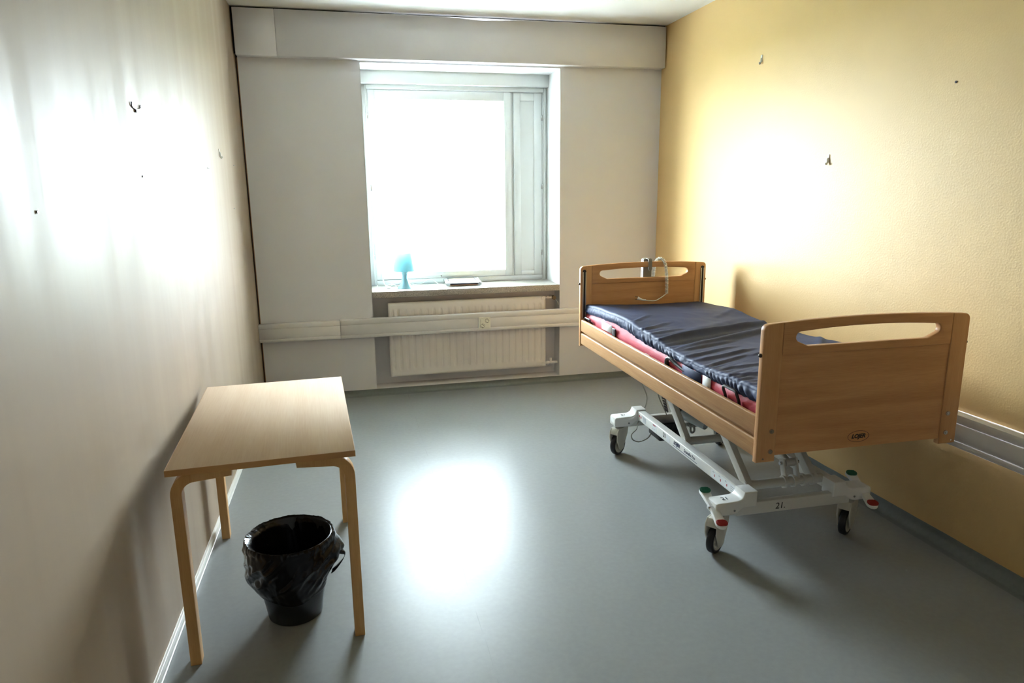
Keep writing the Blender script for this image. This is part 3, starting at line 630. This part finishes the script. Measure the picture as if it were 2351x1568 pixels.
# lift: two tubes, parallel arms, actuators
tubF = cy('pivot_tube', 'bed_steel', bed, (.205, .392, .255), (.590, .392, .255), .021, 22); tubR = cy('pivot_tube', 'bed_steel', bed, (.205, .965, .255), (.590, .965, .255), .021, 22)
for x in (.395, .44, .49, .535): cy('collar', 'bed_steel', tubF, (x, .392, .255), (x + .010, .392, .255), .028, 22)
def arm(p, q, w_, t_):
    p, q = Vector(p), Vector(q); d_ = (q - p); T = basis(d_.normalized(), Vector((0, 0, 1)).cross(Vector((1, 0, 0))) if 0 else Vector((1, 0, 0)).cross(d_.normalized()) * -1, p)
    o = pl_obj('lift_arm', 'bed_steel', bed, T, arc(0, 0, w_ / 2, 90, 270, 8) + [(d_.length, -w_ / 2), (d_.length, w_ / 2)], [], t_, .003, 2); return o
for y0 in (.392, .965):
    for x in (.222, .548): arm((x, y0, .255), (x, y0 + .42, .605), .046, .030)
arm((.408, .392, .255), (.408, .425, .350), .036, .010); arm((.470, .392, .255), (.470, .425, .350), .036, .010)
cy('clevis_pin', 'chrome', bed, (.392, .418, .332), (.486, .418, .332), .008, 12); cy('clevis_bush', 'bed_steel', bed, (.416, .418, .332), (.462, .418, .332), .018, 18)
cy('actuator_rod', 'alu', bed, (.439, .425, .335), (.435, .72, .445), .013, 14)
ac = cy('actuator', 'motor_grey', bed, (.435, .70, .438), (.430, 1.02, .560), .026, 20)
mo = cy('actuator_motor', 'motor_grey', bed, (.375, 1.05, .302), (.300, 1.18, .330), .029, 24); cy('motor_cap', 'black_plastic', mo, (.290, 1.197, .3335), (.300, 1.18, .330), .030, 24)
bx('lift_rail', 'bed_steel', bed, .205, .59, 1.36, 1.40, .60, .612, .003, 1); bx('lift_rail', 'bed_steel', bed, .205, .59, .79, .83, .60, .612, .003, 1)
cb = bx('control_box', 'black_plastic', bed, .210, .350, 1.27, 1.42, .142, .248, .010, 3)
cb['label'] = 'dark control box under the bed'
for k in range(2): bx('vent_slot', 'rubber', cb, .285 + .026 * k, .293 + .026 * k, 1.267, 1.272, .185, .238, .001, 1)
bx('cable_tray', 'bed_steel', bed, .355, .60, 1.20, 1.29, .236, .250, .003, 1); tb('tray_hook', 'cord_grey', bed, [(.362, 1.20, .238), (.362, 1.195, .218), (.372, 1.195, .208), (.384, 1.195, .218), (.384, 1.20, .238)], .006, 8)
bm = bmesh.new(); tube(bm, coil([(.315, 1.19, .262), (.40, 1.19, .258), (.50, 1.20, .258)], .009, 26), .0028, 6); obj('coil_cable', bm, 'cord_grey', bed, True)
bm = bmesh.new(); tube(bm, coil([(.275, 1.41, .420), (.292, 1.40, .345), (.312, 1.40, .270)], .008, 16), .0028, 6); obj('coil_cable', bm, 'rubber', bed, True)
tb('cable', 'cord_grey', bed, [(.19, 1.55, .58), (.205, 1.55, .45), (.226, 1.55, .388), (.249, 1.55, .337), (.253, 1.55, .296), (.238, 1.55, .245), (.190, 1.50, .205), (.140, 1.42, .198), (.118, 1.38, .187), (.090, 1.38, .158), (.095, 1.38, .129), (.118, 1.38, .114), (.144, 1.38, .110), (.190, 1.38, .127), (.214, 1.38, .160), (.222, 1.38, .175)], .0035, 8)
tb('cable', 'cord_grey', bed, [(.245, 1.43, .60), (.252, 1.43, .45), (.270, 1.42, .355), (.313, 1.42, .266), (.328, 1.42, .222), (.325, 1.40, .200)], .003, 8)

# ================================================================== mattress
mt = empty('mattress', (2.0944, -3.1435, .672), -.0083); tag(mt, 'pink mattress under a wrinkled navy cover lying on the hospital bed', 'mattress')
def MT(o): o.location = (0, 0, -.672); return o
zl = [(0, .800), (.08, .803), (.22, .799), (.52, .783), (.78, .788), (1.12, .819), (1.44, .838), (1.76, .832), (2.09, .812)]
zr = [(0, .808), (.62, .813), (.94, .797), (1.24, .795), (1.40, .804), (1.58, .820), (1.88, .808), (2.09, .795)]
hem = [(0, .744), (.08, .745), (.45, .742), (.78, .749), (1.10, .751), (1.40, .772), (1.524, .779), (1.75, .770), (2.08, .754)]
V0, V1 = .030, 2.060
# pink core
bm = bmesh.new(); nv = 90; rows = []
for i in range(nv + 1):
    v = V0 + .004 + (V1 - V0 - .008) * i / nv; zt_ = lerp_tab(hem, v) + .012; k = .0035 * noise.noise((v * 14, 1, 0)); k2 = .004 * noise.noise((v * 22, 5, 0))
    rows.append([bm.verts.new(p) for p in ((.048, v, .673), (.040 + k, v, .690), (.037 + k2, v, .715 + k), (.040 + k, v, .738), (.052, v, zt_), (BW - .052, v, zt_), (BW - .040, v, .738), (BW - .038, v, .70), (BW - .048, v, .673))])
for a, b_ in zip(rows, rows[1:]):
    for j in range(9): bm.faces.new((a[j], a[(j + 1) % 9], b_[(j + 1) % 9], b_[j]))
bm.faces.new(rows[0][::-1]); bm.faces.new(rows[-1]); MT(obj('core', bm, 'pink', mt, True, 50))
# navy cover
def seg_d(u, v, a, b_):
    ax, ay, bx_, by_ = a[0], a[1], b_[0], b_[1]; dx, dy = bx_ - ax, by_ - ay; L2 = dx * dx + dy * dy; t = ((u - ax) * dx + (v - ay) * dy) / L2; tc_ = max(0, min(1, t))
    L_ = math.sqrt(L2); return ((u - ax) * dy - (v - ay) * dx) / L_, t
FOLDS = [((.10, .98), (.80, 1.27), .022, .020, 1), ((.12, .90), (.82, 1.20), -.018, .026, 1), ((.14, .84), (.84, 1.14), .010, .022, 1), ((.20, 1.10), (.70, 1.36), .004, .03, 1),
         ((.07, .78), (.42, .92), .007, .014, 1), ((.06, .68), (.36, .80), .006, .014, 1), ((.06, .60), (.40, .72), .007, .016, 1), ((.06, .50), (.30, .62), .006, .013, 1), ((.07, .42), (.45, .50), .006, .016, 1),
         ((.06, .30), (.60, .28), .009, .018, 1), ((.08, .22), (.66, .20), -.008, .02, 1), ((.06, .15), (.55, .13), .008, .016, 1), ((.42, .52), (.62, .78), .007, .018, 1), ((.35, .62), (.56, .70), .004, .014, 1),
         ((.70, .45), (.84, .62), .006, .02, 1), ((.70, .62), (.85, .82), .007, .02, 1), ((.66, .30), (.84, .42), .006, .02, 1), ((.60, 1.42), (.84, 1.62), .004, .02, 1), ((.05, 1.05), (.28, 1.18), .007, .013, 1), ((.05, 1.16), (.26, 1.32), .006, .012, 1), ((.05, 1.30), (.22, 1.50), .004, .011, 1)]
def pleat(v): return 17 * v + 2.6 * noise.noise((v * 3.1, 0, 9)) + .9 * noise.noise((v * 9, 4, 2))
def saw(t):
    f = t - math.floor(t); return (math.sin(math.pi * (f / .7)) if f < .7 else -.35 * math.sin(math.pi * (f - .7) / .3)) - .3
def top_z(u, v):
    f = max(0, min(1, (u - .04) / (BW - .08))); z = lerp_tab(zl, v) * (1 - f) + lerp_tab(zr, v) * f - .010 * math.sin(math.pi * f)
    for a, b_, A, wd, _ in FOLDS:
        d_, t = seg_d(u, v, a, b_)
        if -.15 < t < 1.15 and abs(d_) < 4 * wd:
            e = max(0, min(1, (t + .15) / .3)) * max(0, min(1, (1.15 - t) / .3)); d2 = d_ / wd
            z += A * e * (math.exp(-d2 * d2) - .35 * math.exp(-((d2 - 1.6) ** 2)))
    g = math.exp(-max(0, u - .045) / .11) * min(1, .25 + max(0, u - .045) / .03)                  # gathers running in from the near edge
    amp = .0008 + .0042 * max(0, min(1, (1.45 - v) / .25))
    z += amp * g * saw(pleat(v - .55 * (u - .045))) * (.4 + .9 * abs(noise.noise((v * 7, 2.2, 0)) * 1.8))
    z += .0028 * noise.noise((u * 6, v * 5, 2)) + .0012 * noise.noise((u * 17, v * 15, 5))
    return z
bm = bmesh.new(); nv = 460; rows = []
side = [0, .08, .17, .27, .37, .48, .59, .70, .80, .88, .94]; nt_ = 90
for i in range(nv + 1):
    v = V0 + (V1 - V0) * i / nv; hz = lerp_tab(hem, v) + .003 * noise.noise((v * 25, 0, 0)); row = []
    uE = .048; tz = top_z(uE + .018, v)
    ph = pleat(v); act = max(0, min(1, (1.62 - v) / .3))
    for s in side:
        z = hz + (tz - .010 - hz) * s; x = .036 - .005 * math.sin(math.pi * min(1, s * 1.1)) + .002 * s
        vv = v + .055 * (1 - s); pw = saw(pleat(vv)) ; md = .45 + .55 * abs(noise.noise((vv * 7, 2.2, 0)) * 1.8)
        x -= (.0018 + .0085 * act) * md * pw * (.45 + .55 * math.sin(math.pi * min(1, s * .8 + .2))) * (1 - 1.4 * max(0, s - .55)); x += .0015 * noise.noise((v * 50, s * 4, 1))
        if s < .2: x += .002
        row.append(bm.verts.new((x, v, z)))
    row.append(bm.verts.new((.038, v, tz - .004))); row.append(bm.verts.new((uE, v, (tz + top_z(uE, v)) / 2 + .0005)))
    for j in range(1, nt_):
        u = uE + (BW - 2 * uE) * j / nt_; row.append(bm.verts.new((u, v, top_z(u, v))))
    te = top_z(BW - uE, v); row.append(bm.verts.new((BW - uE, v, te - .001))); row.append(bm.verts.new((BW - .038, v, te - .008)))
    for s in (.7, .4, .15, 0): row.append(bm.verts.new((BW - .034 + .003 * math.sin(6.28 * ph + 3 * s), v, hz + (te - .012 - hz) * s)))
    rows.append(row)
m_ = len(rows[0])
for a, b_ in zip(rows, rows[1:]):
    for j in range(m_ - 1): bm.faces.new((a[j], a[j + 1], b_[j + 1], b_[j]))
for rw_, yy in ((rows[0], V0), (rows[-1], V1)):             # end flaps
    low = [bm.verts.new((x.co.x, yy, min(x.co.z, .750))) for x in rw_]
    for j in range(m_ - 1):
        try: bm.faces.new((rw_[j], rw_[j + 1], low[j + 1], low[j]))
        except ValueError: pass
MT(obj('cover', bm, 'navy', mt, True, 80))
MT(bx('care_label', 'label_white', mt, .031, .034, 1.575, 1.745, .712, .760, .001, 1)); MT(bx('care_label', 'label_white', mt, .031, .034, .415, .485, .704, .748, .001, 1))
MT(bx('strap', 'black_plastic', mt, .026, .034, 1.512, 1.560, .698, .752, .003, 2))
bm = bmesh.new(); tube(bm, catmull([(.030, .835, .700), (.024, .822, .738), (.026, .790, .748), (.030, .735, .733), (.034, .660, .720)], 6), lambda t: .012 * (1 - .45 * t), 10); MT(obj('strap', bm, 'black_plastic', mt, True))
MT(bx('side_flap', 'navy', mt, .029, .034, .500, .675, .700, .748, .002, 1))

# ================================================================== handset and cord on the headboard
T0 = bed.location; cB, sB = math.cos(-.0083), math.sin(-.0083)
def bw(u, v, z): return (T0.x + u * cB - v * sB, T0.y + u * sB + v * cB, z)
hs = empty('bed_handset', bw(.472, BLn + .02, 1.0), -.0083); tag(hs, 'grey bed handset hooked behind the headboard handle', 'handset')
def HS(o): o.location = (-.472, -(BLn + .02), -1.0); return o
HS(pl_obj('body', 'grey_plastic', hs, XZ(BLn + .018), rrect(.443, .504, .905, 1.090, .014), [], .024, .006, 3))
HS(pl_obj('shell', 'cord_white', hs, XZ(BLn + .033), rrect(.440, .507, .900, 1.093, .016), [], .016, .005, 2))
bm = bmesh.new(); pts = [(.474, BLn + .010, 1.088), (.474, BLn + .002, 1.092), (.474, BLn - .018, 1.091), (.474, BLn - .030, 1.084), (.474, BLn - .033, 1.068), (.474, BLn - .034, 1.040), (.474, BLn - .036, 1.015)]; P = catmull(pts, 6); rw = []
for i, p in enumerate(P):
    d_ = (P[min(i + 1, len(P) - 1)] - P[max(0, i - 1)]).normalized(); nn = d_.cross(Vector((1, 0, 0))); hw = .0125 if i < len(P) - 3 else .0125 - .002 * (i - len(P) + 4)
    rw.append([bm.verts.new(p + Vector((sx2 * hw, 0, 0)) + nn * sy2 * .0018) for sx2, sy2 in ((-1, -1), (1, -1), (1, 1), (-1, 1))])
for a, b_ in zip(rw, rw[1:]):
    for j in range(4): bm.faces.new((a[j], a[(j + 1) % 4], b_[(j + 1) % 4], b_[j]))
bm.faces.new(rw[0][::-1]); bm.faces.new(rw[-1]); HS(obj('hook', bm, 'grey_plastic', hs, True, 50))
pc = empty('mains_cable', bw(.55, BLn - .03, .82), -.0083); tag(pc, 'white coiled power cord hung over the headboard above the navy cover', 'power cord')
def PC(o): o.location = (-.55, -(BLn - .03), -.82); return o
Y_ = BLn
path = [(.521, Y_ + .020, .93), (.524, Y_ + .020, .99), (.530, Y_ + .018, 1.05), (.540, Y_ + .004, 1.083), (.553, Y_ - .012, 1.090), (.566, Y_ - .030, 1.082), (.575, Y_ - .043, 1.055), (.583, Y_ - .047, 1.0), (.588, Y_ - .047, .94), (.590, Y_ - .047, .862)]
bm = bmesh.new(); tube(bm, coil(path, .0085, 46, 9), .0031, 6); cc = PC(obj('coil', bm, 'cord_white', pc, True, 70))
PC(tb('lead', 'cord_white', pc, [(.590, Y_ - .047, .864), (.575, Y_ - .055, .856), (.54, Y_ - .066, .838), (.50, Y_ - .072, .822), (.46, Y_ - .072, .8225), (.432, Y_ - .066, .826)], .0032, 8))
bm = bmesh.new(); tube(bm, catmull([(.436, Y_ - .067, .827), (.415, Y_ - .062, .829), (.398, Y_ - .055, .835), (.385, Y_ - .05, .840)], 6), lambda t: .0055 + .009 * max(0, t - .35), 12); PC(obj('plug', bm, 'cord_white', pc, True))
for s in (-1, 1): PC(cy('plug_pin', 'brass', pc, (.385, Y_ - .05, .840 + s * .008), (.368, Y_ - .048, .842 + s * .008), .0022, 8))
